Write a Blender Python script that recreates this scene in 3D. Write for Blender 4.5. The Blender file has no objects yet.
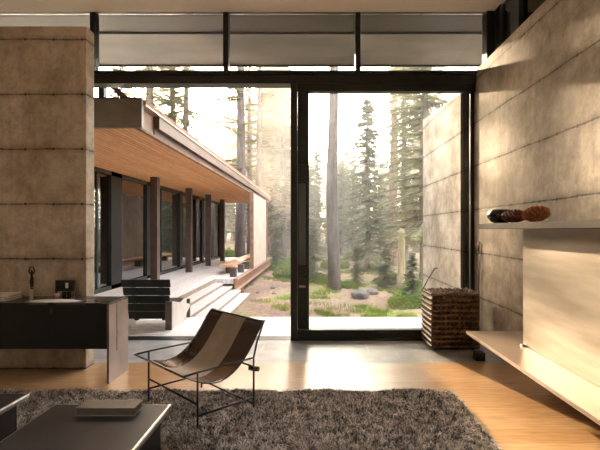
import bpy, bmesh, math, random
from mathutils import Vector, Matrix
random.seed(7)
S = bpy.context.scene
COL = S.collection
PI = math.pi
F, H = 433.0, 1.4

# ------------------------------------------------------------------ materials
def new_mat(name):
    m = bpy.data.materials.new(name); m.use_nodes = True
    nt = m.node_tree; nt.nodes.clear()
    out = nt.nodes.new('ShaderNodeOutputMaterial')
    return m, nt, out

def N(nt, t, **kw):
    n = nt.nodes.new(t)
    for k, v in kw.items():
        if k.startswith('i_'):
            n.inputs[k[2:].replace('_', ' ')].default_value = v
        else:
            setattr(n, k, v)
    return n

def rgb(c): return (c[0], c[1], c[2], 1)

def noise_mat(name, c1, c2, scale=5, rough=.6, rough2=None, metal=0, bump=.0, bscale=None, stretch=(1, 1, 1), detail=6, spec=.5, coat=0, lo=.35, hi=.65):
    m, nt, out = new_mat(name)
    p = N(nt, 'ShaderNodeBsdfPrincipled'); p.inputs['Roughness'].default_value = rough
    p.inputs['Metallic'].default_value = metal; p.inputs['Specular IOR Level'].default_value = spec
    p.inputs['Coat Weight'].default_value = coat
    tc = N(nt, 'ShaderNodeTexCoord'); mp = N(nt, 'ShaderNodeMapping'); mp.inputs['Scale'].default_value = stretch
    nt.links.new(tc.outputs['Object'], mp.inputs['Vector'])
    nz = N(nt, 'ShaderNodeTexNoise'); nz.inputs['Scale'].default_value = scale; nz.inputs['Detail'].default_value = detail
    nt.links.new(mp.outputs[0], nz.inputs['Vector'])
    cr = N(nt, 'ShaderNodeValToRGB')
    cr.color_ramp.elements[0].position = lo; cr.color_ramp.elements[1].position = hi
    cr.color_ramp.elements[0].color = rgb(c1); cr.color_ramp.elements[1].color = rgb(c2)
    nt.links.new(nz.outputs['Fac'], cr.inputs[0]); nt.links.new(cr.outputs[0], p.inputs['Base Color'])
    if rough2 is not None:
        mr = N(nt, 'ShaderNodeMapRange'); mr.inputs['To Min'].default_value = rough; mr.inputs['To Max'].default_value = rough2
        nt.links.new(nz.outputs['Fac'], mr.inputs['Value']); nt.links.new(mr.outputs[0], p.inputs['Roughness'])
    if bump:
        b = N(nt, 'ShaderNodeBump'); b.inputs['Strength'].default_value = bump; b.inputs['Distance'].default_value = .02
        nz2 = N(nt, 'ShaderNodeTexNoise'); nz2.inputs['Scale'].default_value = bscale or scale * 4; nz2.inputs['Detail'].default_value = 8
        nt.links.new(mp.outputs[0], nz2.inputs['Vector'])
        nt.links.new(nz2.outputs['Fac'], b.inputs['Height']); nt.links.new(b.outputs[0], p.inputs['Normal'])
    nt.links.new(p.outputs[0], out.inputs[0])
    return m

def math_node(nt, op, a, b=None, c=None):
    n = nt.nodes.new('ShaderNodeMath'); n.operation = op
    for i, v in enumerate((a, b, c)):
        if v is None: continue
        if isinstance(v, (int, float)): n.inputs[i].default_value = v
        else: nt.links.new(v, n.inputs[i])
    return n.outputs[0]

def concrete_mat(name, c1, c2, c3):
    """board-marked poured concrete: pour joints each .5525 m, tie holes on them"""
    m, nt, out = new_mat(name)
    L = nt.links.new
    p = N(nt, 'ShaderNodeBsdfPrincipled'); p.inputs['Roughness'].default_value = .75
    p.inputs['Specular IOR Level'].default_value = .3
    g = N(nt, 'ShaderNodeNewGeometry')
    sp = N(nt, 'ShaderNodeSeparateXYZ'); L(g.outputs['Position'], sp.inputs[0])
    u = math_node(nt, 'ADD', sp.outputs['X'], sp.outputs['Y']); z = sp.outputs['Z']
    n1 = N(nt, 'ShaderNodeTexNoise'); n1.inputs['Scale'].default_value = 1.6; n1.inputs['Detail'].default_value = 8; n1.inputs['Roughness'].default_value = .65
    L(g.outputs['Position'], n1.inputs['Vector'])
    cr = N(nt, 'ShaderNodeValToRGB'); e = cr.color_ramp.elements
    e[0].position = .32; e[0].color = rgb(c1); e[1].position = .68; e[1].color = rgb(c3)
    k = e.new(.5); k.color = rgb(c2)
    L(n1.outputs['Fac'], cr.inputs[0])
    # blotchy stains
    mp = N(nt, 'ShaderNodeMapping'); mp.inputs['Scale'].default_value = (3.5, 3.5, 1.4); L(g.outputs['Position'], mp.inputs[0])
    n2 = N(nt, 'ShaderNodeTexNoise'); n2.inputs['Scale'].default_value = 2.2; n2.inputs['Detail'].default_value = 10; n2.inputs['Roughness'].default_value = .75
    L(mp.outputs[0], n2.inputs['Vector'])
    r2 = N(nt, 'ShaderNodeMapRange'); r2.inputs['From Min'].default_value = .55; r2.inputs['From Max'].default_value = .75
    r2.inputs['To Min'].default_value = 0; r2.inputs['To Max'].default_value = .55; L(n2.outputs['Fac'], r2.inputs['Value'])
    # vertical streaks and mottling
    mps = N(nt, 'ShaderNodeMapping'); mps.inputs['Scale'].default_value = (22, 22, 1.2); L(g.outputs['Position'], mps.inputs[0])
    ns = N(nt, 'ShaderNodeTexNoise'); ns.inputs['Scale'].default_value = 1; ns.inputs['Detail'].default_value = 6; ns.inputs['Roughness'].default_value = .7; L(mps.outputs[0], ns.inputs['Vector'])
    nm = N(nt, 'ShaderNodeTexNoise'); nm.inputs['Scale'].default_value = 7; nm.inputs['Detail'].default_value = 9; nm.inputs['Roughness'].default_value = .8; L(g.outputs['Position'], nm.inputs['Vector'])
    kk = math_node(nt, 'MULTIPLY_ADD', ns.outputs['Fac'], .5, math_node(nt, 'MULTIPLY_ADD', nm.outputs['Fac'], 1.9, -.2))
    vs = N(nt, 'ShaderNodeVectorMath'); vs.operation = 'SCALE'; L(cr.outputs[0], vs.inputs[0]); L(kk, vs.inputs['Scale'])
    mx = N(nt, 'ShaderNodeMix'); mx.data_type = 'RGBA'; L(r2.outputs[0], mx.inputs['Factor']); L(vs.outputs[0], mx.inputs[6])
    mx.inputs[7].default_value = rgb([a * .5 for a in c1])
    # pour joints, slightly wavering
    n3 = N(nt, 'ShaderNodeTexNoise'); n3.inputs['Scale'].default_value = 3; L(g.outputs['Position'], n3.inputs['Vector'])
    wob = math_node(nt, 'MULTIPLY', math_node(nt, 'SUBTRACT', n3.outputs['Fac'], .5), .02)
    zz = math_node(nt, 'ADD', math_node(nt, 'SUBTRACT', z, 1.109 - .5525 * 4.5), wob)
    f = math_node(nt, 'SUBTRACT', math_node(nt, 'MODULO', zz, .5525), .5525 / 2)
    d = math_node(nt, 'ABSOLUTE', f)
    jl = N(nt, 'ShaderNodeMapRange'); jl.inputs['From Min'].default_value = .003; jl.inputs['From Max'].default_value = .014
    jl.inputs['To Min'].default_value = 1; jl.inputs['To Max'].default_value = 0; L(d, jl.inputs['Value'])
    jl2 = math_node(nt, 'MULTIPLY', jl.outputs[0], math_node(nt, 'MULTIPLY_ADD', n2.outputs['Fac'], 2.4, -.4)); 
    # halo stain round the joint
    jh = N(nt, 'ShaderNodeMapRange'); jh.inputs['From Min'].default_value = 0; jh.inputs['From Max'].default_value = .05
    jh.inputs['To Min'].default_value = .3; jh.inputs['To Max'].default_value = 0; L(d, jh.inputs['Value'])
    jj = math_node(nt, 'MAXIMUM', jl2, jh.outputs[0])
    # tie holes
    fu = math_node(nt, 'SUBTRACT', math_node(nt, 'MODULO', math_node(nt, 'ADD', u, 50), .285), .1425)
    r = math_node(nt, 'SQRT', math_node(nt, 'ADD', math_node(nt, 'MULTIPLY', fu, fu), math_node(nt, 'MULTIPLY', f, f)))
    hl = N(nt, 'ShaderNodeMapRange'); hl.inputs['From Min'].default_value = .012; hl.inputs['From Max'].default_value = .018
    hl.inputs['To Min'].default_value = .95; hl.inputs['To Max'].default_value = 0; L(r, hl.inputs['Value'])
    # pits
    v = N(nt, 'ShaderNodeTexVoronoi'); v.inputs['Scale'].default_value = 9; L(g.outputs['Position'], v.inputs['Vector'])
    pt = N(nt, 'ShaderNodeMapRange'); pt.inputs['From Min'].default_value = .03; pt.inputs['From Max'].default_value = .06
    pt.inputs['To Min'].default_value = .5; pt.inputs['To Max'].default_value = 0; L(v.outputs['Distance'], pt.inputs['Value'])
    al = math_node(nt, 'MAXIMUM', math_node(nt, 'MAXIMUM', jj, hl.outputs[0]), pt.outputs[0])
    cl = N(nt, 'ShaderNodeClamp'); L(al, cl.inputs[0])
    m2 = N(nt, 'ShaderNodeMix'); m2.data_type = 'RGBA'; L(cl.outputs[0], m2.inputs['Factor']); L(mx.outputs[2], m2.inputs[6])
    m2.inputs[7].default_value = (.045, .035, .028, 1)
    L(m2.outputs[2], p.inputs['Base Color'])
    # bump: grain + joints
    n4 = N(nt, 'ShaderNodeTexNoise'); n4.inputs['Scale'].default_value = 14; n4.inputs['Detail'].default_value = 10; n4.inputs['Roughness'].default_value = .7
    L(g.outputs['Position'], n4.inputs['Vector'])
    hh = math_node(nt, 'SUBTRACT', math_node(nt, 'MULTIPLY', n4.outputs['Fac'], .7), cl.outputs[0])
    b = N(nt, 'ShaderNodeBump'); b.inputs['Strength'].default_value = .35; b.inputs['Distance'].default_value = .012
    L(hh, b.inputs['Height']); L(b.outputs[0], p.inputs['Normal'])
    L(p.outputs[0], out.inputs[0])
    return m

def brick_mat(name, c1, c2, cm, w, h, mortar, rough, rot=0, offset=.5, bump=.3, grain=None, spec=.5, squash=1, coat=0):
    m, nt, out = new_mat(name); L = nt.links.new
    p = N(nt, 'ShaderNodeBsdfPrincipled'); p.inputs['Roughness'].default_value = rough; p.inputs['Specular IOR Level'].default_value = spec
    p.inputs['Coat Weight'].default_value = coat; p.inputs['Coat Roughness'].default_value = .27
    g = N(nt, 'ShaderNodeNewGeometry'); mp = N(nt, 'ShaderNodeMapping'); mp.inputs['Rotation'].default_value = (0, 0, rot)
    L(g.outputs['Position'], mp.inputs[0])
    bt = N(nt, 'ShaderNodeTexBrick'); bt.offset = offset; bt.inputs['Scale'].default_value = 1
    bt.inputs['Brick Width'].default_value = w; bt.inputs['Row Height'].default_value = h; bt.inputs['Mortar Size'].default_value = mortar
    bt.inputs['Mortar Smooth'].default_value = .2
    bt.inputs['Color1'].default_value = rgb(c1); bt.inputs['Color2'].default_value = rgb(c2); bt.inputs['Mortar'].default_value = rgb(cm)
    L(mp.outputs[0], bt.inputs['Vector'])
    mp2 = N(nt, 'ShaderNodeMapping'); mp2.inputs['Scale'].default_value = grain or (1, 1, 1); L(mp.outputs[0], mp2.inputs[0])
    nz = N(nt, 'ShaderNodeTexNoise'); nz.inputs['Scale'].default_value = 6; nz.inputs['Detail'].default_value = 8; L(mp2.outputs[0], nz.inputs['Vector'])
    mr = N(nt, 'ShaderNodeMapRange'); mr.inputs['From Min'].default_value = .3; mr.inputs['From Max'].default_value = .7
    mr.inputs['To Min'].default_value = .72; mr.inputs['To Max'].default_value = 1.2; L(nz.outputs['Fac'], mr.inputs['Value'])
    vm = N(nt, 'ShaderNodeVectorMath'); vm.operation = 'SCALE'; L(bt.outputs['Color'], vm.inputs[0]); L(mr.outputs[0], vm.inputs['Scale'])
    L(vm.outputs[0], p.inputs['Base Color'])
    mr2 = N(nt, 'ShaderNodeMapRange'); mr2.inputs['To Min'].default_value = rough - .08; mr2.inputs['To Max'].default_value = rough + .12
    L(nz.outputs['Fac'], mr2.inputs['Value']); L(mr2.outputs[0], p.inputs['Roughness'])
    b = N(nt, 'ShaderNodeBump'); b.inputs['Strength'].default_value = bump; b.inputs['Distance'].default_value = .004; b.invert = True
    L(bt.outputs['Fac'], b.inputs['Height']); L(b.outputs[0], p.inputs['Normal'])
    L(p.outputs[0], out.inputs[0])
    return m

def glass_mat(name, tint=(1, 1, 1), refl=1.0):
    m, nt, out = new_mat(name); L = nt.links.new
    t = N(nt, 'ShaderNodeBsdfTransparent'); t.inputs[0].default_value = rgb(tint)
    gl = N(nt, 'ShaderNodeBsdfGlossy'); gl.inputs['Roughness'].default_value = .01
    fr = N(nt, 'ShaderNodeFresnel'); fr.inputs['IOR'].default_value = 1.45
    mx = N(nt, 'ShaderNodeMixShader'); L(math_node(nt, 'MINIMUM', math_node(nt, 'MULTIPLY', fr.outputs[0], refl), 1.0), mx.inputs[0])
    L(t.outputs[0], mx.inputs[1]); L(gl.outputs[0], mx.inputs[2]); L(mx.outputs[0], out.inputs[0])
    return m

def leaf_mat(name, c1, c2, tr=.45):
    m, nt, out = new_mat(name); L = nt.links.new
    g = N(nt, 'ShaderNodeNewGeometry')
    nz = N(nt, 'ShaderNodeTexNoise'); nz.inputs['Scale'].default_value = 1.3; nz.inputs['Detail'].default_value = 5; L(g.outputs['Position'], nz.inputs['Vector'])
    cr = N(nt, 'ShaderNodeValToRGB'); cr.color_ramp.elements[0].position = .35; cr.color_ramp.elements[1].position = .65
    cr.color_ramp.elements[0].color = rgb(c1); cr.color_ramp.elements[1].color = rgb(c2); L(nz.outputs['Fac'], cr.inputs[0])
    d = N(nt, 'ShaderNodeBsdfDiffuse'); t = N(nt, 'ShaderNodeBsdfTranslucent')
    L(cr.outputs[0], d.inputs[0]); L(cr.outputs[0], t.inputs[0])
    mx = N(nt, 'ShaderNodeMixShader'); mx.inputs[0].default_value = tr; L(d.outputs[0], mx.inputs[1]); L(t.outputs[0], mx.inputs[2])
    L(mx.outputs[0], out.inputs[0]); return m

M = {}
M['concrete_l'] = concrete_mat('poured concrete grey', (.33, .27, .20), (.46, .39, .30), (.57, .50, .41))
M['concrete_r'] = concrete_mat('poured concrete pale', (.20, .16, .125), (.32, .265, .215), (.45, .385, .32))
M['oak'] = brick_mat('oak floorboards', (.56, .33, .155), (.66, .42, .22), (.33, .2, .1), 2.2, .19, .0015, .3, grain=(.8, 9, 1), bump=.1, coat=1)
M['slate'] = brick_mat('slate tiles', (.33, .335, .34), (.43, .435, .44), (.54, .54, .54), .62, .335, .005, .32, grain=(1, 1, 1), bump=.3, coat=.4)
M['patio'] = brick_mat('patio slabs', (.74, .72, .70), (.8, .77, .75), (.55, .52, .5), 1.6, .145, .003, .6, grain=(1, 2, 1), bump=.2)
M['deck'] = brick_mat('grey deck boards', (.60, .55, .52), (.68, .63, .6), (.38, .34, .31), 3.0, .14, .004, .6, rot=PI / 2, grain=(1, 6, 1), bump=.3)
M['step'] = noise_mat('step timber', (.42, .38, .35), (.52, .47, .44), 5, .6, stretch=(8, 1, 1))
M['riser'] = noise_mat('riser timber', (.17, .12, .09), (.24, .18, .14), 5, .6)
M['soffitwood'] = brick_mat('cedar soffit boards', (.74, .34, .13), (.86, .46, .19), (.3, .12, .05), 4.5, .085, .005, .55, rot=PI / 2, grain=(.6, 8, 1), bump=.5)
M['frame'] = noise_mat('dark bronze frame', (.012, .014, .013), (.02, .021, .02), 3, .38, metal=.3)
M['framedeep'] = noise_mat('green black frame', (.012, .022, .02), (.02, .032, .028), 3, .25, metal=.2)
M['inset'] = noise_mat('grey green glass inset', (.05, .07, .07), (.1, .13, .13), 1.5, .15, stretch=(1, 1, .5))
M['rust'] = noise_mat('weathered steel', (.15, .065, .035), (.26, .13, .075), 6, .65, bump=.1)
M['eave'] = noise_mat('brown eave board', (.075, .038, .022), (.13, .07, .045), 4, .5, stretch=(1, .3, 1))
M['rustpale'] = noise_mat('pale weathered fascia', (.27, .16, .11), (.38, .25, .18), 4, .5, stretch=(1, .4, 1))
M['gutter'] = noise_mat('gutter metal', (.5, .38, .3), (.6, .48, .38), 4, .3, metal=.8)
M['fasciaend'] = noise_mat('zinc fascia', (.17, .145, .125), (.24, .21, .185), 2.5, .45, metal=.2, stretch=(1, 1, 2.5))
M['colsteel'] = noise_mat('brown steel column', (.045, .026, .02), (.075, .045, .035), 5, .5)
M['ceiling'] = noise_mat('cream plaster', (.74, .66, .56), (.78, .70, .60), 2, .85)
M['plaster'] = noise_mat('pale wall plaster', (.66, .6, .54), (.7, .65, .58), 2, .85)
M['soffitshade'] = noise_mat('shade toned soffit near glass', (.035, .03, .028), (.07, .06, .055), 1.1, .4, stretch=(.7, 1.6, 1))  # darker copy of the soffit; shade away from the front edge put into colour
M['soffit'] = noise_mat('dark soffit panel', (.10, .088, .082), (.21, .185, .17), 1.1, .4, bump=.15, bscale=3, stretch=(.7, 1.6, 1), spec=.6)  # lighter copy; light grazing in from the front edge put into colour
M['glass'] = glass_mat('clear glass', (.97, .985, .97))
M['glassdark'] = glass_mat('tinted glass', (.2, .25, .25), 1.2)
M['glasspav'] = glass_mat('pavilion glass', (.7, .73, .7), 3)
M['blacksteel'] = noise_mat('blackened steel', (.004, .008, .008), (.008, .013, .013), 2, .3, rough2=.42, spec=.25)
M['brownsteel'] = noise_mat('waxed steel side', (.17, .12, .095), (.26, .19, .155), 3, .28, rough2=.4, metal=.75)
M['desktop'] = noise_mat('desk top steel', (.05, .045, .042), (.085, .075, .07), 4, .22, rough2=.34, metal=.5)
M['tabletop'] = noise_mat('waxed dark steel', (.028, .026, .027), (.06, .05, .05), 3.5, .3, rough2=.46, metal=.25, stretch=(1, .4, 1))
M['tableedge'] = noise_mat('polished steel edge', (.42, .4, .38), (.5, .48, .45), 4, .35, metal=.9)
M['matteblack'] = noise_mat('matte black', (.006, .006, .006), (.01, .01, .01), 4, .6)
M['flatblack'] = noise_mat('flat black gasket', (.006, .006, .006), (.01, .01, .01), 4, 1.0, spec=0)
M['rod'] = noise_mat('black rod', (.008, .008, .008), (.014, .013, .012), 4, .38)
M['leathertan'] = 0
M['leatherdark'] = noise_mat('dark brown leather', (.018, .008, .007), (.034, .015, .012), 12, .24, bump=.1, bscale=90, coat=1)
M['leathertan'] = noise_mat('taupe hide', (.33, .275, .215), (.40, .335, .265), 9, .3, bump=.12, bscale=80, coat=.7)
M['rugbase'] = noise_mat('rug backing', (.05, .04, .033), (.08, .066, .055), 12, .95)
M['bookcover'] = noise_mat('book cover', (.16, .125, .105), (.25, .2, .165), 7, .45)
M['bookpages'] = noise_mat('book pages', (.05, .045, .035), (.09, .08, .065), 60, .7, stretch=(.1, .1, 3))
M['paper'] = noise_mat('white paper', (.84, .82, .78), (.9, .88, .85), 4, .6)
M['magazine'] = noise_mat('magazine cover', (.30, .26, .22), (.42, .38, .33), 3, .5)
M['bronze'] = noise_mat('dark bronze', (.03, .02, .013), (.06, .042, .03), 8, .4, metal=.6)
M['stonepale'] = noise_mat('pale plinth', (.5, .42, .32), (.58, .5, .4), 8, .6)
M['ceramic'] = noise_mat('white ceramic', (.75, .72, .68), (.82, .8, .76), 4, .25)
M['drinkglass'] = glass_mat('drinking glass', (.85, .86, .85), 2)
M['shelf'] = noise_mat('grey steel shelf', (.05, .042, .036), (.08, .068, .058), 3, .75, metal=0, spec=.12, stretch=(1, .3, 1))
M['panel'] = noise_mat('pale brushed metal panel', (.33, .275, .21), (.50, .43, .35), 1.8, .42, rough2=.5, metal=.35, stretch=(1, .6, 4.5))
M['bench'] = noise_mat('waxed bench plate', (.28, .20, .15), (.36, .27, .2), 2, .33, metal=.35, stretch=(1, .3, 1))
M['bowl'] = noise_mat('black glazed bowl', (.008, .009, .011), (.02, .02, .022), 6, .22)
M['cone'] = noise_mat('pine cone scales', (.32, .10, .03), (.52, .19, .055), 25, .6)
M['conedark'] = noise_mat('dark pine cone scales', (.10, .035, .018), (.24, .08, .035), 25, .6)
M['basket'] = noise_mat('rusty brown lattice', (.035, .02, .011), (.2, .10, .042), 14, .5, bump=.2)
M['basketdark'] = noise_mat('dark basket lining', (.035, .018, .008), (.08, .036, .014), 10, .6)
M['knob'] = noise_mat('dark knotted joints', (.05, .028, .016), (.11, .062, .035), 18, .5)
M['darkgreenwood'] = noise_mat('black green painted slats', (.008, .013, .011), (.015, .022, .018), 5, .45)
M['brownwood'] = noise_mat('dark brown board', (.085, .062, .05), (.12, .09, .072), 5, .6, stretch=(1, 1, 4))
M['palewood'] = noise_mat('pale grey board', (.5, .45, .42), (.6, .55, .51), 5, .5, stretch=(1, 3, 1))
M['benchwood'] = noise_mat('larch slab', (.42, .22, .12), (.55, .32, .19), 4, .5, stretch=(1, .4, 1))
M['block'] = noise_mat('charred timber block', (.05, .036, .03), (.09, .07, .06), 6, .6)
M['screen'] = noise_mat('pale slatted screen', (.45, .36, .29), (.55, .46, .38), 3, .7)
M['curtain'] = noise_mat('linen curtain', (.6, .52, .44), (.7, .62, .54), 3, .9, stretch=(8, 8, .3))
M['bark'] = noise_mat('pine bark', (.085, .06, .05), (.2, .145, .115), 3, .9, bump=.8, bscale=9, stretch=(2.2, 2.2, .5))
M['barkgrey'] = noise_mat('grey brown bark', (.05, .038, .035), (.11, .085, .08), 3, .95, bump=.8, bscale=9, stretch=(2.2, 2.2, .5))
M['barkred'] = noise_mat('red cedar bark', (.14, .075, .05), (.27, .16, .11), 3, .9, bump=.8, bscale=9, stretch=(2.2, 2.2, .4))
M['needle'] = leaf_mat('fir needles', (.10, .13, .085), (.19, .21, .13), .5)
M['needle2'] = leaf_mat('pine needles', (.13, .14, .07), (.27, .25, .12), .5)
M['grassleaf'] = leaf_mat('grass blades', (.12, .18, .035), (.26, .28, .07), .35)
M['bushleaf'] = leaf_mat('bush leaves', (.08, .14, .035), (.2, .25, .07), .4)
M['reflectionyellow'] = noise_mat('yellow glass reflection', (.2, .15, .085), (.32, .25, .14), 5, .8, bump=.4, stretch=(3, 3, .5))  # wood-like tone carrying the colour of a glass reflection
M['rock'] = noise_mat('granite', (.07, .06, .055), (.15, .13, .12), 6, .85, bump=.4)

def ground_mat():
    m, nt, out = new_mat('forest duff'); L = nt.links.new
    p = N(nt, 'ShaderNodeBsdfPrincipled'); p.inputs['Roughness'].default_value = .95; p.inputs['Specular IOR Level'].default_value = .1
    g = N(nt, 'ShaderNodeNewGeometry')
    n1 = N(nt, 'ShaderNodeTexNoise'); n1.inputs['Scale'].default_value = .55; n1.inputs['Detail'].default_value = 6; L(g.outputs['Position'], n1.inputs['Vector'])
    cr = N(nt, 'ShaderNodeValToRGB'); e = cr.color_ramp.elements
    e[0].position = .42; e[0].color = (.24, .16, .12, 1); e[1].position = .66; e[1].color = (.17, .2, .05, 1); k = e.new(.54); k.color = (.3, .22, .15, 1)
    L(n1.outputs['Fac'], cr.inputs[0])
    n2 = N(nt, 'ShaderNodeTexNoise'); n2.inputs['Scale'].default_value = 11; n2.inputs['Detail'].default_value = 8; n2.inputs['Roughness'].default_value = .8; L(g.outputs['Position'], n2.inputs['Vector'])
    mr = N(nt, 'ShaderNodeMapRange'); mr.inputs['From Min'].default_value = .35; mr.inputs['From Max'].default_value = .65; mr.inputs['To Min'].default_value = .45; mr.inputs['To Max'].default_value = 1.35
    L(n2.outputs['Fac'], mr.inputs['Value'])
    vm = N(nt, 'ShaderNodeVectorMath'); vm.operation = 'SCALE'; L(cr.outputs[0], vm.inputs[0]); L(mr.outputs[0], vm.inputs['Scale'])
    L(vm.outputs[0], p.inputs['Base Color'])
    b = N(nt, 'ShaderNodeBump'); b.inputs['Distance'].default_value = .05; b.inputs['Strength'].default_value = .8; L(n2.outputs['Fac'], b.inputs['Height']); L(b.outputs[0], p.inputs['Normal'])
    L(p.outputs[0], out.inputs[0]); return m
M['ground'] = ground_mat()

def pile_mat():
    m, nt, out = new_mat('taupe wool pile'); L = nt.links.new
    p = N(nt, 'ShaderNodeBsdfPrincipled'); p.inputs['Roughness'].default_value = .8; p.inputs['Specular IOR Level'].default_value = .25
    p.inputs['Sheen Weight'].default_value = .3
    g = N(nt, 'ShaderNodeNewGeometry')
    cr = N(nt, 'ShaderNodeValToRGB'); e = cr.color_ramp.elements
    e[0].position = 0; e[0].color = (.06, .047, .04, 1); e[1].position = 1; e[1].color = (.74, .66, .60, 1)
    nz = N(nt, 'ShaderNodeTexNoise'); nz.inputs['Scale'].default_value = 16; nz.inputs['Detail'].default_value = 4; L(g.outputs['Position'], nz.inputs['Vector'])
    fac = math_node(nt, 'MULTIPLY_ADD', nz.outputs['Fac'], 2.6, math_node(nt, 'MULTIPLY_ADD', g.outputs['Random Per Island'], .9, -1.25))
    L(fac, cr.inputs[0]); L(cr.outputs[0], p.inputs['Base Color'])
    L(p.outputs[0], out.inputs[0]); return m
M['pile'] = pile_mat()

# ------------------------------------------------------------------ geometry helpers
def box(bm, x0, x1, y0, y1, z0, z1, bev=0):
    v = [bm.verts.new(c) for c in ((x0, y0, z0), (x1, y0, z0), (x1, y1, z0), (x0, y1, z0), (x0, y0, z1), (x1, y0, z1), (x1, y1, z1), (x0, y1, z1))]
    fs = [bm.faces.new([v[i] for i in q]) for q in ((3, 2, 1, 0), (4, 5, 6, 7), (0, 1, 5, 4), (1, 2, 6, 5), (2, 3, 7, 6), (3, 0, 4, 7))]
    if bev:
        es = list({e for f in fs for e in f.edges})
        bmesh.ops.bevel(bm, geom=es, offset=bev, segments=2, affect='EDGES', profile=.5)
    return bm

def bx(*a, bev=0): return box(bmesh.new(), *a, bev=bev)

def prism(bm, pts, axis, a, b):
    """extrude polygon pts (2D) along axis from a to b"""
    def mk(p, t):
        return {'X': (t, p[0], p[1]), 'Y': (p[0], t, p[1]), 'Z': (p[0], p[1], t)}[axis]
    A = [bm.verts.new(mk(p, a)) for p in pts]; B = [bm.verts.new(mk(p, b)) for p in pts]
    n = len(pts)
    bm.faces.new(A[::-1]); bm.faces.new(B)
    for i in range(n): bm.faces.new((A[i], A[(i + 1) % n], B[(i + 1) % n], B[i]))
    return bm

def tube(bm, pts, r, seg=8, caps=True):
    pts = [Vector(p) for p in pts]; n = len(pts)
    rs = r if isinstance(r, (list, tuple)) else [r] * n
    rings = []; up = None
    for i, p in enumerate(pts):
        t = (pts[min(i + 1, n - 1)] - pts[max(i - 1, 0)]).normalized()
        if up is None:
            up = Vector((0, 0, 1)) if abs(t.z) < .9 else Vector((1, 0, 0))
        s = t.cross(up).normalized(); up = s.cross(t).normalized()
        rings.append([bm.verts.new(p + (s * math.cos(2 * PI * k / seg) + up * math.sin(2 * PI * k / seg)) * rs[i]) for k in range(seg)])
    for a, b in zip(rings, rings[1:]):
        for k in range(seg): bm.faces.new((a[k], a[(k + 1) % seg], b[(k + 1) % seg], b[k])).smooth = True
    if caps: bm.faces.new(rings[0][::-1]); bm.faces.new(rings[-1])
    return bm

def lathe(bm, prof, c=(0, 0, 0), seg=32):
    c = Vector(c); rings = []
    for r, z in prof:
        if r < 1e-5: rings.append([bm.verts.new(c + Vector((0, 0, z)))])
        else: rings.append([bm.verts.new(c + Vector((r * math.cos(2 * PI * k / seg), r * math.sin(2 * PI * k / seg), z))) for k in range(seg)])
    for a, b in zip(rings, rings[1:]):
        for k in range(seg):
            k2 = (k + 1) % seg
            if len(a) == 1 and len(b) > 1: f = bm.faces.new((a[0], b[k2], b[k]))
            elif len(b) == 1 and len(a) > 1: f = bm.faces.new((a[k], a[k2], b[0]))
            elif len(a) > 1: f = bm.faces.new((a[k], a[k2], b[k2], b[k]))
            f.smooth = True
    return bm

def wpos(o):
    p = Vector((0, 0, 0))
    while o is not None: p += o.location; o = o.parent
    return p

def obj(name, bm, mat, parent=None, origin=None):
    """link bm (given in world coordinates) as one mesh object"""
    me = bpy.data.meshes.new(name)
    o0 = Vector(origin) if origin is not None else (wpos(parent) if parent else Vector((0, 0, 0)))
    bmesh.ops.translate(bm, verts=bm.verts, vec=-o0)
    bmesh.ops.recalc_face_normals(bm, faces=bm.faces) if len(bm.faces) < 4000 else None
    bm.to_mesh(me); bm.free()
    for mm in (mat if isinstance(mat, (list, tuple)) else [mat]): me.materials.append(mm)
    o = bpy.data.objects.new(name, me); COL.objects.link(o)
    if parent: o.parent = parent; o.location = o0 - wpos(parent)
    else: o.location = o0
    return o

def tag(o, label=None, cat=None, group=None, kind=None):
    if label: o['label'] = label
    if cat: o['category'] = cat
    if group: o['group'] = group
    if kind: o['kind'] = kind
    return o

def thing(name, label, cat, loc, group=None):
    o = bpy.data.objects.new(name, None); COL.objects.link(o); o.location = loc
    o.empty_display_size = .1
    return tag(o, label, cat, group)

def struct(name, bm, mat, label=None, parent=None):
    o = obj(name, bm, mat, parent)
    if not parent: o['kind'] = 'structure'
    if label: o['label'] = label
    return o

def copy_tree(o, parent=None):
    c = o.copy(); COL.objects.link(c); c.parent = parent
    for ch in list(o.children): copy_tree(ch, c)
    return c

# ------------------------------------------------------------------ room shell
struct('floor', bx(-5.6, 2.05, -3.5, 4.558, -.12, 0), M['oak'], 'pale oak plank floor of the living room')
struct('floor_slate', bx(-5.6, 2.05, 4.558, 5.5, -.12, 0), M['slate'], 'grey slate tiled strip of floor inside the sliding doors')
cb = bmesh.new(); box(cb, -5.7, 2.29, 0, 5.5, 4.17, 4.4); box(cb, -5.7, 2.29, -3.6, -2.6, 4.17, 4.4); box(cb, -5.7, -4.6, -2.6, 0, 4.17, 4.4); box(cb, 1.0, 2.29, -2.6, 0, 4.17, 4.4)  # left open at the back for the added skylight
struct('ceiling', cb, M['ceiling'], 'cream plaster ceiling')
struct('added_skylight', bx(-4.6, 1.0, -2.6, 0, 4.3, 4.31), M['glass'], 'added skylight over the unseen back of the room, for fill light')  # added opening, not part of the known room; lets in fill light
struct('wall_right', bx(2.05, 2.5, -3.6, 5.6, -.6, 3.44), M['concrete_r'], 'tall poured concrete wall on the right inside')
ew = bmesh.new(); prism(ew, [(5.98, -.7), (8.22, -.7), (8.22, 3.49), (5.98, 3.315)], 'X', 2.05, 2.5)
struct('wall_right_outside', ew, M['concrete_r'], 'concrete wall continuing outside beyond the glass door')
struct('wall_left', bx(-5.8, -5.6, -3.6, 5.68, -.1, 4.17), M['plaster'])
struct('wall_back', bx(-5.6, 2.05, -3.8, -3.6, -.1, 4.17), M['plaster'])
struct('wall_partition', bx(-5.2, -2.305, 4.36, 4.525, 0, 3.454, bev=.008), M['concrete_l'], 'freestanding poured concrete wall behind the desk')

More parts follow.
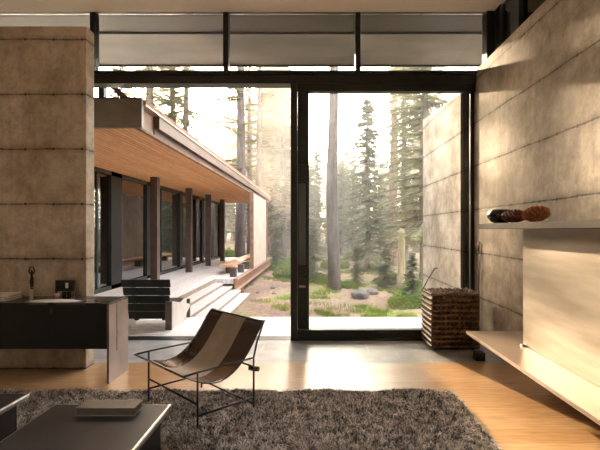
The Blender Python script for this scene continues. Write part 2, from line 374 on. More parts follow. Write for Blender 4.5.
# front glazing frame
t = bpy.data.objects.new('window_1', None); COL.objects.link(t); t.location = (0, 5.56, 3.26); t['kind'] = 'structure'; t['label'] = 'clerestory band of glass above the sliding doors'
obj('header_beam', bx(-5.6, 2.05, 5.5, 5.68, 3.262, 3.416), M['frame'], t)
obj('header_lip', bx(-5.6, 2.05, 5.47, 5.5, 3.372, 3.416), M['frame'], t)
for x0, x1 in ((-1.168, -1.104), (.514, .578), (-2.86, -2.80), (-4.55, -4.49)):
    obj('mullion', bx(x0, x1, 5.5, 5.62, 3.416, 4.17), M['frame'], t)
obj('corner_post', bx(2.17, 2.27, 5.47, 5.62, 3.43, 4.17), M['frame'], t)
for x0, x1 in ((-5.6, -4.55), (-4.49, -2.86), (-2.80, -1.168), (-1.104, .514), (.578, 2.17)):
    obj('pane', bx(x0, x1, 5.555, 5.567, 3.416, 4.17), M['glass'], t)
t = bpy.data.objects.new('window_2', None); COL.objects.link(t); t.location = (2.29, 4, 3.44); t['kind'] = 'structure'; t['label'] = 'dark side clerestory above the right concrete wall'
for y0, y1 in ((4.78, 4.98), (3.1, 3.28), (1.4, 1.58), (-.3, -.12), (-2., -1.82)):
    obj('mullion', bx(2.25, 2.4, y0, y1, 3.44, 4.17), M['frame'], t)
obj('corner_mullion', bx(2.27, 2.4, 5.3, 5.62, 3.44, 4.17), M['frame'], t)
obj('pane', bx(2.30, 2.312, -3.6, 5.5, 3.44, 4.17), M['glassdark'], t)

struct('trim_1', bx(2.0, 2.45, 5.84, 5.95, 0, 3.26), M['flatblack'], 'dark right jamb of the sliding doors')
struct('trim_2', bx(-5.6, 2.049, 5.5, 5.7, -.1, .004), M['frame'], 'dark floor track of the sliding doors')
struct('trim_5', bx(2.06, 2.5, 5.601, 5.839, -.1, 3.44), M['flatblack'])
# sliding glass door
d = bpy.data.objects.new('door_1', None); COL.objects.link(d); d.location = (.9, 5.6, 0); d['kind'] = 'structure'; d['label'] = 'large dark-framed sliding glass door panel'
obj('stile', bx(-.308, -.225, 5.47, 5.56, .0, 3.262), M['frame'], d)
obj('recessed_stile', bx(-.225, -.077, 5.57, 5.62, .129, 3.17), M['framedeep'], d)
obj('edge_stile', bx(-.10, -.077, 5.54, 5.66, .129, 3.17), M['frame'], d)
obj('stile', bx(1.998, 2.049, 5.57, 5.6, .0, 3.262), M['matteblack'], d)
obj('top_rail', bx(-.225, 2.049, 5.52, 5.62, 3.17, 3.262), M['frame'], d)
obj('bottom_rail', bx(-.225, 2.049, 5.5, 5.6, .03, .129), M['frame'], d)
obj('sill_rail', bx(-.3, 2.049, 5.47, 5.5, .0, .035), M['framedeep'], d)
obj('pane', bx(-.077, 1.998, 5.575, 5.587, .129, 3.17), M['glass'], d)
obj('inset_glass', bx(-.215, -.115, 5.56, 5.571, .95, 2.0), M['inset'], d)
pl = obj('pull_handle', bx(-.215, -.11, 5.535, 5.57, 2.02, 2.24, bev=.008), M['frame'], d)
obj('lock_plate', bx(-.215, -.11, 5.54, 5.57, .82, .92, bev=.006), M['frame'], d)
obj('lower_lock_plate', bx(-.215, -.11, 5.54, 5.57, .60, .78, bev=.006), M['frame'], d)
obj('latch', bx(-.205, -.12, 5.53, 5.56, .665, .69), M['stonepale'], d)
# further sliding leaves parked at the left behind the concrete wall
d2 = bpy.data.objects.new('door_2', None); COL.objects.link(d2); d2.location = (-4, 5.6, 0); d2['kind'] = 'structure'
obj('stile', bx(-3.55, -3.45, 5.52, 5.62, 0, 3.262), M['frame'], d2)
obj('pane', bx(-5.6, -3.55, 5.56, 5.572, 0, 3.262), M['glass'], d2)

# exterior overhang of the roof
so = bmesh.new()
box(so, -8, 6.2, 6.09, 7.27, 4.172, 4.4)
so2_ = bx(-8, 6.2, 5.5, 6.09, 4.172, 4.4); box(so2_, 2.4, 6.2, -3.6, 5.5, 4.172, 4.4)
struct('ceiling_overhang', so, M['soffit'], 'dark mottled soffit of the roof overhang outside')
struct('ceiling_overhang_inner', so2_, M['soffitshade'])
obj_f = struct('trim_3', bx(-8, 6.2, 7.27, 7.31, 4.15, 4.5), M['frame'])
for yy in (6.09,):
    struct('trim_4', bx(-8, 6.2, yy - .012, yy + .012, 4.155, 4.172), M['frame'], 'dark seam strip across the soffit')

# patio and ground
struct('floor_patio', bx(-9.5, 6, 5.7, 6.97, -.35, 0), M['patio'], 'pale grey terrace strip outside the doors')
struct('floor_deck', bx(-9.5, -2.86, 6.97, 22, -.14, 0), M['deck'], 'grey board deck beneath the pavilion roof')
struct('floor_deck_far', bx(-2.86, -2.34, 12.37, 22, -.14, 0), M['deck'])

g = bmesh.new()
random.seed(3)
nx, ny = 90, 70
def gz(x, y):
    z = -.52 + .07 * math.sin(x * .9 + y * .35) * math.sin(y * .7 + 1) * min(1, max(0, (y - 9) / 4))
    return z + max(0, y - 22) * .028
vs = [[g.verts.new((-45 + 90 * i / nx, 5.0 + 75 * (j / ny) ** 1.5, gz(-45 + 90 * i / nx, 5.0 + 75 * (j / ny) ** 1.5))) for i in range(nx + 1)] for j in range(ny + 1)]
for j in range(ny):
    for i in range(nx): g.faces.new((vs[j][i], vs[j][i + 1], vs[j + 1][i + 1], vs[j + 1][i])).smooth = True
go = obj('ground', g, M['ground']); go['kind'] = 'structure'; go['label'] = 'forest floor of brown duff with green patches'
gg = bmesh.new(); box(gg, -45, 45, -40, 5.0, -.75, -.55)
go = obj('ground_near', gg, M['ground']); go['kind'] = 'structure'

# ------------------------------------------------------------------ steps down from the deck
st = thing('deck_steps', 'run of wide pale grey steps going down from the deck to the forest floor', 'steps', (-2.36, 9.6, -.5))
xs = [-2.86, -2.61, -2.36, -2.11, -1.86]
for i in range(4):
    z = -.1 * (i + 1)
    obj('tread', bx(xs[i] - .02, xs[i + 1], 6.98, 12.36, z - .035, z, bev=.004), M['step'], st)
    obj('riser', bx(xs[i + 1] - .03, xs[i + 1] - .01, 6.98, 12.36, -.55, z - .035), M['riser'], st)
obj('riser', bx(xs[0] - .0, xs[0] + .01, 6.98, 12.36, -.12, -.0), M['riser'], st)

# ------------------------------------------------------------------ pavilion
pv = thing('pavilion', 'long low glass pavilion with a cedar lined overhanging roof on the left', 'building', (-4.8, 14, 0))
obj('roof_slab', bx(-9.5, -2.42, 5.86, 22.1, 2.86, 3.08), M['fasciaend'], pv)
obj('soffit', bx(-9.45, -2.42, 5.90, 22.05, 2.78, 2.86), M['soffitwood'], pv)
obj('end_fascia', bx(-9.5, -2.32, 5.80, 5.86, 2.775, 3.16), M['fasciaend'], pv)
obj('end_flashing', bx(-9.5, -2.32, 5.79, 5.87, 3.16, 3.175), M['frame'], pv)
obj('side_fascia', bx(-2.42, -2.40, 5.86, 6.43, 2.80, 3.09), M['rustpale'], pv)
obj('eave_board', bx(-2.44, -2.31, 6.43, 22.3, 2.90, 3.085), M['eave'], pv)
obj('lower_fascia', bx(-2.44, -2.385, 6.43, 22.2, 2.80, 2.90), M['eave'], pv)
obj('drip_edge', bx(-2.43, -2.37, 5.86, 22.1, 2.77, 2.80), M['rust'], pv)
obj('gutter_lip', bx(-2.40, -2.29, 5.87, 22.3, 3.085, 3.10), M['gutter'], pv)
obj('roof_edge_cap', bx(-2.5, -2.295, 5.87, 22.3, 3.10, 3.165), M['rust'], pv)
bm = bmesh.new(); prism(bm, [(-2.97, 3.5), (-2.87, 3.5), (-2.48, 3.145), (-2.6, 3.145)], 'Y', 5.96, 6.02); obj('roof_strut', bm, M['colsteel'], pv)
obj('roof_stub_post', bx(-2.98, -2.9, 5.95, 6.03, 3.145, 3.55), M['frame'], pv)
obj('roof_curb', bx(-3.3, -2.88, 5.9, 6.1, 3.145, 3.2), M['frame'], pv)
for y in (11.35, 14.4, 17.0, 19.6):
    obj('column', bx(-4.28, -4.1, y - .1, y + .1, 0, 2.78), M['colsteel'], pv)
for y, hw in ((7.4, .13), (10.45, .28), (12.5, .17), (15.5, .15), (18.5, .15), (21.9, .13)):
    obj('window_post', bx(-4.95, -4.78, y - hw, y + hw, 0, 2.78), M['frame'], pv)
for y in (9.6, 13.6, 16.6):
    obj('thin_mullion', bx(-4.9, -4.82, y - .04, y + .04, 0, 2.78), M['framedeep'], pv)
obj('sill_rail', bx(-4.9, -4.78, 7.2, 22, 0, .1), M['framedeep'], pv)
obj('head_rail', bx(-4.9, -4.78, 7.2, 22, 2.68, 2.78), M['framedeep'], pv)
for y0, y1 in ((7.53, 10.32), (10.58, 12.37), (12.63, 15.37), (15.63, 18.37), (18.63, 21.77)):
    obj('pane', bx(-4.85, -4.838, y0, y1, .1, 2.68), M['glasspav'], pv)
obj('inner_wall', bx(-9.5, -9.4, 5.9, 22, 0, 2.78), M['plaster'], pv)
obj('near_wall', bx(-9.4, -4.9, 5.95, 6.1, 0, 2.78), M['brownwood'], pv)
def curtain(y0, y1):
    bm = bmesh.new(); n = 40; pr = []
    for i in range(n + 1):
        y = y0 + (y1 - y0) * i / n; x = -5.25 + .05 * math.sin(i * 1.9)
        pr.append((bm.verts.new((x, y, .02)), bm.verts.new((x, y, 2.7))))
    for a, b in zip(pr, pr[1:]): bm.faces.new((a[0], b[0], b[1], a[1])).smooth = True
    o = obj('curtain', bm, M['curtain'], pv); o.modifiers.new('s', 'SOLIDIFY').thickness = .01
curtain(12.2, 12.75); curtain(15.1, 15.75); curtain(18.2, 18.8)
# edge beam, posts, screen
obj('edge_beam_web', bx(-2.32, -2.29, 12.37, 22.2, -.31, -.0), M['rust'], pv)
obj('edge_beam_top', bx(-2.34, -2.2, 12.37, 22.2, -.03, .0), M['rustpale'], pv)
obj('edge_beam_bottom', bx(-2.34, -2.2, 12.37, 22.2, -.34, -.31), M['rustpale'], pv)
for y in (13.2, 20.3): obj('foundation_post', bx(-2.36, -2.2, y - .12, y + .12, -.9, -.34), M['rust'], pv)
for y in (15.8, 20.3): obj('screen_post', bx(-2.36, -2.24, y - .09, y + .09, 0, 2.78), M['rust'], pv)
sc = bmesh.new()
for i in range(26): box(sc, -2.31, -2.28, 16.0 + i * .16, 16.12 + i * .16, .02, 2.77)
obj('slatted_screen', sc, M['screen'], pv)

# timber bench on deck + blocks
bn = thing('deck_bench', 'long low larch slab bench on the far end of the deck', 'bench', (-2.78, 16, 0))
obj('bench_top', bx(-2.99, -2.56, 13.5, 20.5, .24, .32, bev=.006), M['benchwood'], bn)
for y in (14.2, 17, 19.8): obj('leg', bx(-2.9, -2.65, y - .15, y + .15, 0, .24), M['block'], bn)
for i, (x, y, lb) in enumerate(((-2.44, 12.95, 'dark timber block on the deck edge, nearest to the steps'), (-2.44, 14.3, 'dark timber block on the deck edge, middle one of three'), (-2.44, 15.55, 'dark timber block on the deck edge, beside the screen post'))):
    tag(obj('timber_block', bx(x - .09, x + .09, y - .1, y + .1, 0, .27, bev=.01), M['block'], None, (x, y, 0)), lb, 'stool', 'timber blocks along the deck edge')

# ------------------------------------------------------------------ outdoor black lounge chair
oc = thing('outdoor_armchair', 'low black slatted armchair standing outside on the terrace, back to the room', 'chair', (-2.37, 6.45, 0))
def lean(z): return 6.2 - .16 * (z - .1) / .6
for i in range(5):
    z0 = .13 + i * .117; z1 = z0 + .1105
    w = .27 + .05 * (i / 4)
    bm = bmesh.new(); y0, y1 = lean(z0), lean(z1)
    prism(bm, [(y0, z0), (y0 + .025, z0), (y1 + .025, z1), (y1, z1)], 'X', -2.37 - w - .02, -2.37 + w + .02)
    obj('back_slat', bm, M['darkgreenwood'], oc)
for s in (-1, 1):
    bm = bmesh.new(); prism(bm, [(lean(.1) + .03, .1), (lean(.1) + .07, .1), (lean(.7) + .07, .7), (lean(.7) + .03, .7)], 'X', -2.37 + s * .2 - .03, -2.37 + s * .2 + .03)
    obj('back_brace', bm, M['darkgreenwood'], oc)
bm = bmesh.new(); prism(bm, [(6.24, .2), (6.86, .3), (6.86, .33), (6.24, .23)], 'X', -2.66, -2.09); obj('seat', bm, M['darkgreenwood'], oc)
for s in (-1, 1):
    xc = -2.37 + s * .345
    obj('leg', bx(xc - .07, xc + .02, 6.05, 6.09, 0, .4, bev=.003), M['brownwood'], oc)
    bm = bmesh.new(); prism(bm, [(6.09, 0), (6.5, 0), (6.93, .17), (6.93, .22), (6.09, .4)], 'X', xc - .005, xc + .02)
    obj('side_board', bm, M['palewood'], oc)
    obj('leg', bx(xc - .03, xc + .02, 6.93, 6.96, 0, .3), M['brownwood'], oc)

# ------------------------------------------------------------------ desk
dk = thing('desk', 'blackened steel desk with a glossy dark front against the concrete wall', 'desk', (-3.2, 4.13, 0))
obj('desk_top', bx(-4.6, -1.873, 3.936, 4.337, .718, .736, bev=.002), M['desktop'], dk)
obj('front_panel', bx(-4.6, -1.895, 3.936, 3.955, .318, .718), M['blacksteel'], dk)
o = obj('end_panel', bx(-1.893, -1.873, 3.937, 4.337, 0, .718), M['brownsteel'], dk); o['label'] = 'brown waxed steel end panel'
obj('panel_seam', bx(-1.8745, -1.871, 4.09, 4.097, .26, .73), M['matteblack'], dk)
obj('panel_seam', bx(-1.8745, -1.871, 4.09, 4.115, .43, .437), M['matteblack'], dk)
obj('end_panel', bx(-4.6, -4.58, 3.937, 4.337, 0, .718), M['brownsteel'], dk)
obj('drawer_box', bx(-4.5, -2.0, 3.955, 4.3, .45, .718), M['blacksteel'], dk)
obj('lock', bx(-2.412, -2.385, 3.93, 3.937, .645, .69), M['shelf'], dk)

# figurine
def skin_obj(name, verts, edges, radii, mat, parent, sub=2):
    me = bpy.data.meshes.new(name); w = wpos(parent)
    me.from_pydata([Vector(v) - w for v in verts], edges, [])
    me.materials.append(mat)
    o = bpy.data.objects.new(name, me); COL.objects.link(o); o.parent = parent
    md = o.modifiers.new('skin', 'SKIN'); md.use_smooth_shade = True
    for i, r in enumerate(radii): me.skin_vertices[0].data[i].radius = (r, r)
    me.skin_vertices[0].data[0].use_root = True
    m2 = o.modifiers.new('sub', 'SUBSURF'); m2.levels = sub; m2.render_levels = sub
    return o
X, Y = -2.695, 4.12
fg = thing('figurine', 'slender dark bronze figurine with raised arms on a pale stand, on the desk', 'figurine', (X, Y, .736))
V = [(X, Y, .935), (X, Y, .965), (X, Y, .992), (X, Y, 1.005), (X, Y, 1.022),
     (X + .009, Y, .91), (X + .007, Y, .88), (X + .006, Y, .85), (X - .009, Y, .91), (X - .007, Y, .88), (X - .006, Y, .85),
     (X + .018, Y, .988), (X + .027, Y, 1.012), (X + .014, Y, 1.04), (X - .018, Y, .988), (X - .027, Y, 1.012), (X - .014, Y, 1.04)]
E = [(0, 1), (1, 2), (2, 3), (3, 4), (0, 5), (5, 6), (6, 7), (0, 8), (8, 9), (9, 10), (2, 11), (11, 12), (12, 13), (2, 14), (14, 15), (15, 16)]
skin_obj('body', V, E, [.015, .011, .015, .007, .012, .011, .009, .008, .011, .009, .008, .008, .007, .006, .008, .007, .006], M['bronze'], fg)
bm = bmesh.new(); lathe(bm, [(0, .838), (.014, .838), (.014, .846), (0, .846)], (X, Y, 0), 20); obj('base', bm, M['bronze'], fg)
o = obj('stand', bx(X - .012, X + .012, Y - .012, Y + .012, .736, .838, bev=.001), M['stonepale'], fg); 
bm = bmesh.new()
for k in range(7):
    a = PI * (k + .5) / 7; tube(bm, [(X + .014 * math.cos(a), Y, 1.04 + .003 * math.sin(a)), (X + .026 * math.cos(a), Y, 1.04 + .02 * math.sin(a))], .0025, 5)
obj('crown_of_leaves', bm, M['bronze'], fg)

# paper, black card, cups
bm = bmesh.new()
prism(bm, [(-2.63, 3.985), (-2.45, 3.955), (-2.25, 3.965), (-2.17, 4.03), (-2.3, 4.10), (-2.42, 4.14), (-2.58, 4.11), (-2.66, 4.05)], 'Z', .737, .742)
tag(obj('paper_sheet', bm, M['paper'], None, (-2.4, 4.05, .737)), 'white sheet of paper lying on the desk in front of the cups', 'paper')
cd = thing('card_stand', 'black upright card with a small white mark on thin legs, on the desk', 'card', (-2.42, 4.25, .736))
obj('card', bx(-2.548, -2.352, 4.247, 4.253, .80, .907), M['matteblack'], cd)
obj('white_mark', bx(-2.448, -2.42, 4.244, 4.248, .83, .882), M['paper'], cd)
for x in (-2.538, -2.365): obj('leg', bx(x - .004, x + .004, 4.24, 4.26, .736, .86), M['shelf'], cd)
tag(obj('cup', lathe(bmesh.new(), [(0, .737), (.02, .737), (.024, .785), (.021, .785), (.018, .741), (0, .741)], (-2.50, 4.2, 0), 24), M['ceramic'], None, (-2.50, 4.2, .737)), 'small white cup on the desk in front of the black card', 'cup')
for x, lb in ((-2.435, 'small clear tumbler on the desk, next to the white cup'), (-2.385, 'small clear tumbler on the desk, right end of the cups')):
    tag(obj('tumbler', lathe(bmesh.new(), [(0, .737), (.016, .737), (.019, .80), (.017, .80), (.0145, .741), (0, .741)], (x, 4.2, 0), 24), M['drinkglass'], None, (x, 4.2, .737)), lb, 'glass', 'tumblers on the desk')
mg = 'magazines stacked on the desk'
for i, lb in enumerate(('grey magazine at the bottom of the desk stack', 'magazine in the middle of the desk stack', 'pale magazine on top of the desk stack')):
    a = (.02, -.05, .09)[i]
    t = thing('magazine', lb, 'magazine', (-3.02, 4.13, .737 + i * .019), mg); t.rotation_euler.z = a
    for nm, q, mt in (('cover', (-.15, .15, -.11, .11, .0155, .018), M['magazine'] if i != 2 else M['paper']), ('pages', (-.148, .148, -.108, .108, .0025, .0155), M['paper']), ('back_cover', (-.15, .15, -.11, .11, 0, .0025), M['magazine'])):
        b = bx(*q); bmesh.ops.translate(b, verts=b.verts, vec=t.location); obj(nm, b, mt, t)

# ------------------------------------------------------------------ rug
rg = thing('rug', 'shaggy taupe wool rug on the oak floor', 'rug', (-.6, 2.7, 0))
RX0, RX1, RY0, RY1 = -2.75, 1.14, 1.2, 3.655
obj('backing', bx(RX0, RX1, RY0, RY1, .0, .014), M['rugbase'], rg)
random.seed(11)
def pile():
    vs, fs = [], []; r = random
    cx, cy = -.6, 2.7
    for k in range(120000):
        x = r.uniform(RX0, RX1); y = RY0 + (RY1 - RY0) * (r.random() ** 1.0)
        if r.random() < .03: x = RX1 - abs(r.gauss(0, .012))
        if r.random() < .04: y = RY1 - abs(r.gauss(0, .012))
        a = r.uniform(0, 2 * PI); l = r.uniform(.015, .045); h = r.uniform(.022, .048) * (1 + .25 * math.sin(x * 9 + 2 * math.sin(y * 7)))
        w = r.uniform(.0025, .0055)
        dx, dy = math.cos(a), math.sin(a); px, py = -dy * w, dx * w
        z = .012; x -= cx; y -= cy
        b = len(vs)
        vs += [(x - px, y - py, z), (x + px, y + py, z), (x + dx * l * .45 + px, y + dy * l * .45 + py, z + h * .8), (x + dx * l * .45 - px, y + dy * l * .45 - py, z + h * .8), (x + dx * l, y + dy * l, z + h)]
        fs += [(b, b + 1, b + 2, b + 3), (b + 3, b + 2, b + 4)]
    me = bpy.data.meshes.new('pile'); me.from_pydata(vs, [], fs); me.materials.append(M['pile'])
    o = bpy.data.objects.new('pile', me); COL.objects.link(o); o.parent = rg; o['kind'] = 'stuff'
pile()

# ------------------------------------------------------------------ coffee tables
def coffee_table(x0, x1, y0, y1, label):
    z1 = .36
    t = thing('coffee_table', label, 'coffee table', ((x0 + x1) / 2, (y0 + y1) / 2, .02), 'low black steel coffee tables')
    bm = bmesh.new(); c = .012
    box(bm, x0 + c, x1 - c, y0 + c, y1 - c, z1 - .028, z1)
    obj('tabletop', bm, M['tabletop'], t)
    e = bmesh.new()
    # chamfered bright rim
    for (a, b_) in (((x0, y0), (x0, y1)), ((x1, y0), (x1, y1)), ((x0, y0), (x1, y0)), ((x0, y1), (x1, y1))):
        if a[0] == b_[0]:
            s = c if a[0] == x0 else -c
            prism(e, [(a[0], z1 - .028), (a[0] + s, z1 - .028), (a[0] + s, z1), (a[0] + s * .4, z1 - .001), (a[0], z1 - .008)], 'Y', y0, y1)
        else:
            s = c if a[1] == y0 else -c
            prism(e, [(a[1], z1 - .028), (a[1] + s, z1 - .028), (a[1] + s, z1), (a[1] + s * .4, z1 - .001), (a[1], z1 - .008)], 'X', x0 + c, x1 - c)
    o = obj('rim', e, M['tableedge'], t); o['label'] = 'bright polished rim'
    for xa in (x0 + .05, x1 - .07): obj('leg_panel', bx(xa, xa + .02, y0 + .06, y1 - .05, .02, z1 - .028), M['matteblack'], t)
    obj('lower_shelf', bx(x0 + .07, x1 - .07, y0 + .08, y1 - .08, .12, .135), M['matteblack'], t)
    return t
coffee_table(-1.554, -.855, 1.25, 2.588, 'low black steel coffee table with a book on it')
coffee_table(-2.53, -1.817, 1.35, 2.76, 'low black steel coffee table cut off by the left edge, nothing on it')
bk = thing('book', 'thick grey brown closed book on the coffee table', 'book', (-1.17, 2.47, .36))
obj('cover', bx(-1.338, -1.008, 2.418, 2.535, .3605, .3645), M['bookcover'], bk)
obj('cover', bx(-1.338, -1.008, 2.418, 2.535, .4025, .4065), M['bookcover'], bk)
obj('spine', bx(-1.338, -1.333, 2.418, 2.535, .3605, .4065), M['bookcover'], bk)
obj('pages', bx(-1.333, -1.013, 2.42, 2.53, .3645, .4025), M['bookpages'], bk)

# ------------------------------------------------------------------ sling chair
ch = thing('sling_chair', 'leather sling lounge chair with a thin black rod frame on the rug', 'chair', (-.91, 3.39, .02))
u = Vector((.716, -.698, 0)); v = Vector((.698, .716, 0)); O = Vector((-1.332, 3.469, 0)); W, D = .743, .478
def P(a, s, z): return O + u * (a * W) + v * s + Vector((0, 0, z))
R = .0072
def rod(name, pts, r=R): return obj(name, tube(bmesh.new(), pts, r, 10), M['rod'], ch)
for a in (0, 1):
    rod('leg', [P(a, 0, .015), P(a, 0, .43)]); rod('leg', [P(a, D, .015), P(a, D, .43)])
    rod('arm_rod', [P(a, -.11, .425), P(a, 0, .43), P(a, D, .43)])
    rod('back_post', [P(a, D, .43), P(a, D + .03, .54), P(a, D + .1, .69)])
    rod('side_stretcher', [P(a, 0, .13), P(a, D, .13)])
rod('front_stretcher', [P(0, 0, .21), P(1, 0, .21)])
rod('rear_stretcher', [P(0, D, .08), P(1, D, .08)])
rod('rear_rail', [P(0, D, .36), P(1, D, .36)])
rod('front_bar', [P(-.0, -.11, .425), P(1, -.11, .425)])
rod('back_bar', [P(0, D + .1, .69), P(1, D + .1, .69)])
prof = [(.592, .69), (.575, .68), (.53, .63), (.47, .545), (.405, .46), (.33, .385), (.24, .335), (.14, .32), (.04, .345), (-.05, .39), (-.10, .425), (-.125, .432)]
def sling():
    bm = bmesh.new(); n = 16; rows = []
    for (s, z) in prof:
        row = []
        for i in range(n + 1):
            a = i / n
            sag = -.028 * (1 - (2 * a - 1) ** 2) * math.sin(PI * min(1, max(0, (.592 - s) / .717)))
            top = .012 * (2 * a - 1) ** 2 * (1 if s > .5 else 0)
            pos = P(-.01 + 1.02 * a, s, z + sag + top)
            row.append(bm.verts.new(pos))
        rows.append(row)
    for r0, r1 in zip(rows, rows[1:]):
        for i in range(n):
            f = bm.faces.new((r0[i], r0[i + 1], r1[i + 1], r1[i])); f.smooth = True
            f.material_index = 0 if (4 <= i < 11) else 1
    return bm
so_ = obj('sling', sling(), [M['leathertan'], M['leatherdark']], ch)
md = so_.modifiers.new('sub', 'SUBSURF'); md.levels = 1; md.render_levels = 1
md = so_.modifiers.new('sol', 'SOLIDIFY'); md.thickness = .005
so_['label'] = 'dark brown leather sling with a taupe stripe down the middle'
bm = bmesh.new(); tube(bm, [P(.93, D + .0, .34), P(1.03, D + .03, .34)], .02, 8); obj('strap_knot', bm, M['leatherdark'], ch)

# ------------------------------------------------------------------ right side shelf, panel, bench
tag(obj('wall_shelf', bx(1.625, 2.05, -1.5, 4.29, 1.41, 1.462, bev=.003), M['shelf'], None, (1.84, 2, 1.41)), 'long grey steel shelf jutting from the concrete wall above the bench', 'shelf')
tag(obj('wall_panel', bx(1.81, 2.05, -1.5, 3.765, .402, 1.409), M['panel'], None, (1.93, 1.1, .4)), 'pale brushed metal panel box on the wall between the shelf and the bench', 'panel')
be = thing('wall_bench', 'long low bench plate cantilevered from the right concrete wall', 'bench', (1.77, 1.5, 0))
obj('bench_top', bx(1.496, 2.05, -1.5, 4.29, .372, .40, bev=.002), M['bench'], be)
obj('support_beam', bx(1.85, 2.05, -1.5, 4.1, .25, .372), M['matteblack'], be)
obj('foot_clip', bx(1.78, 1.81, 3.72, 3.76, .40, .415), M['tableedge'], be)
tag(obj('floor_block', bx(1.72, 1.82, 4.62, 4.72, 0, .085, bev=.004), M['matteblack'], None, (1.77, 4.67, 0)), 'small black block on the floor in front of the log basket', 'block')

# bowl and pine cones
bw_ = obj('bowl', lathe(bmesh.new(), [(0, 1.4625), (.05, 1.4625), (.088, 1.48), (.118, 1.52), (.12, 1.55), (.105, 1.582), (.075, 1.596), (.067, 1.596), (.093, 1.58), (.105, 1.55), (.07, 1.49), (0, 1.475)], (1.765, 4.12, 0), 40), M['bowl'], None, (1.765, 4.12, 1.4625))
tag(bw_, 'round black glazed bowl on the wall shelf beside the pine cones', 'bowl')
def cone(label, c, axis, ln, rad, mat):
    t = thing('pine_cone', label, 'pine cone', c, 'pine cones on the wall shelf')
    c = Vector(c); A = Vector(axis).normalized(); s = A.orthogonal().normalized(); w = A.cross(s)
    bm = bmesh.new(); cc = c + Vector((0, 0, rad * 1.0))
    pts = [cc + A * ln * (q - .5) for q in [i / 10 for i in range(11)]]
    rr = [max(.01, rad * .62 * math.sin(PI * (.08 + .86 * i / 10)) ** .6) for i in range(11)]
    tube(bm, pts, rr, 14); obj('core', bm, M['conedark'], t)
    bm = bmesh.new(); n = 96
    for i in range(n):
        q = (i + .5) / n; th = i * 2.39996
        rd = s * math.cos(th) + w * math.sin(th)
        r0 = rad * .5 * math.sin(PI * (.05 + .9 * q)) ** .6; r1 = rad * 1.08 * math.sin(PI * (.08 + .84 * q)) ** .55
        base = cc + A * ln * (q - .5) + rd * r0; tip = cc + A * ln * ((q - .5) * 1.0 + .02) + rd * r1
        tn = A.cross(rd); ww = rad * .24
        a = [bm.verts.new(p) for p in (base - tn * ww * .5, base + tn * ww * .5, tip + tn * ww, tip - tn * ww)]
        b = [bm.verts.new(p + A * .008) for p in (base - tn * ww * .5, base + tn * ww * .5, tip + tn * ww * .8, tip - tn * ww * .8)]
        bm.faces.new(a[::-1]); bm.faces.new(b)
        for k in range(4): bm.faces.new((a[k], a[(k + 1) % 4], b[(k + 1) % 4], b[k]))
    o = obj('scales', bm, mat, t); o['label'] = 'overlapping woody scales'
    zmin = min((o.matrix_basis @ vv.co).z for vv in o.data.vertices)
    for chd in t.children: chd.location.z -= zmin - .0005
cone('dark brown pine cone on the wall shelf, between the bowl and the orange cone', (1.765, 3.86, 1.4625), (.35, -1, 0), .25, .055, M['conedark'])
cone('orange brown pine cone on the wall shelf, farthest from the bowl', (1.79, 3.52, 1.4625), (.6, -1, .1), .2, .062, M['cone'])

# ------------------------------------------------------------------ log basket
bs = thing('log_basket', 'brown cube shaped lattice log basket on the slate beside the wall', 'basket', (1.69, 5.24, 0))
X0, X1, Y0, Y1, Z0, Z1 = 1.365, 1.895, 5.03, 5.44, .045, .65
obj('lining', bx(X0 + .03, X1 - .03, Y0 + .03, Y1 - .03, Z0 + .01, Z1 - .05), M['basketdark'], bs)
def lattice(kind):
    bars = bmesh.new(); kn = bars; n = 10
    def knob(c):
        m = Matrix.Translation(Vector(c)); bmesh.ops.create_icosphere(kn, subdivisions=1, radius=.02, matrix=m)
    for i in range(n + 1):
        q = i / n
        if kind in ('front', 'rear'):
            y = Y0 if kind == 'front' else Y1
            x = X0 + (X1 - X0) * q; tube(bars, [(x, y, Z0), (x, y, Z1)], .017, 6)
            z = Z0 + (Z1 - Z0) * q; tube(bars, [(X0, y - .008, z), (X1, y - .008, z)], .018, 6)
            for j in range(n + 1):
                if (i + j) % 2 == 0: knob((x, y - .006, Z0 + (Z1 - Z0) * j / n))
        if kind in ('left', 'right'):
            x = X0 if kind == 'left' else X1
            y = Y0 + (Y1 - Y0) * q; tube(bars, [(x, y, Z0), (x, y, Z1)], .011, 6)
            z = Z0 + (Z1 - Z0) * q; tube(bars, [(x - .008, Y0, z), (x - .008, Y1, z)], .012, 6)
            for j in range(n + 1): knob((x - .012, y, Z0 + (Z1 - Z0) * j / n))
        if kind == 'top':
            x = X0 + (X1 - X0) * q; tube(bars, [(x, Y0 - .01, Z1), (x, Y1 + .01, Z1)], .009, 6)
            y = Y0 + (Y1 - Y0) * q; tube(bars, [(X0 - .01, y, Z1 + .004), (X1 + .01, y, Z1 + .004)], .009, 6)
            for j in range(n + 1):
                if (i + j) % 2 == 0: knob((x, Y0 + (Y1 - Y0) * j / n, Z1 + .012))
    obj(kind + '_lattice', bars, M['basket'], bs)
for k in ('front', 'rear', 'left', 'right', 'top'): lattice(k)
for x in (X0 + .04, X1 - .04):
    for y in (Y0 + .04, Y1 - .04):
        bm = bmesh.new(); tube(bm, [(x - .012, y, .023), (x + .012, y, .023)], .022, 14); obj('caster', bm, M['matteblack'], bs)
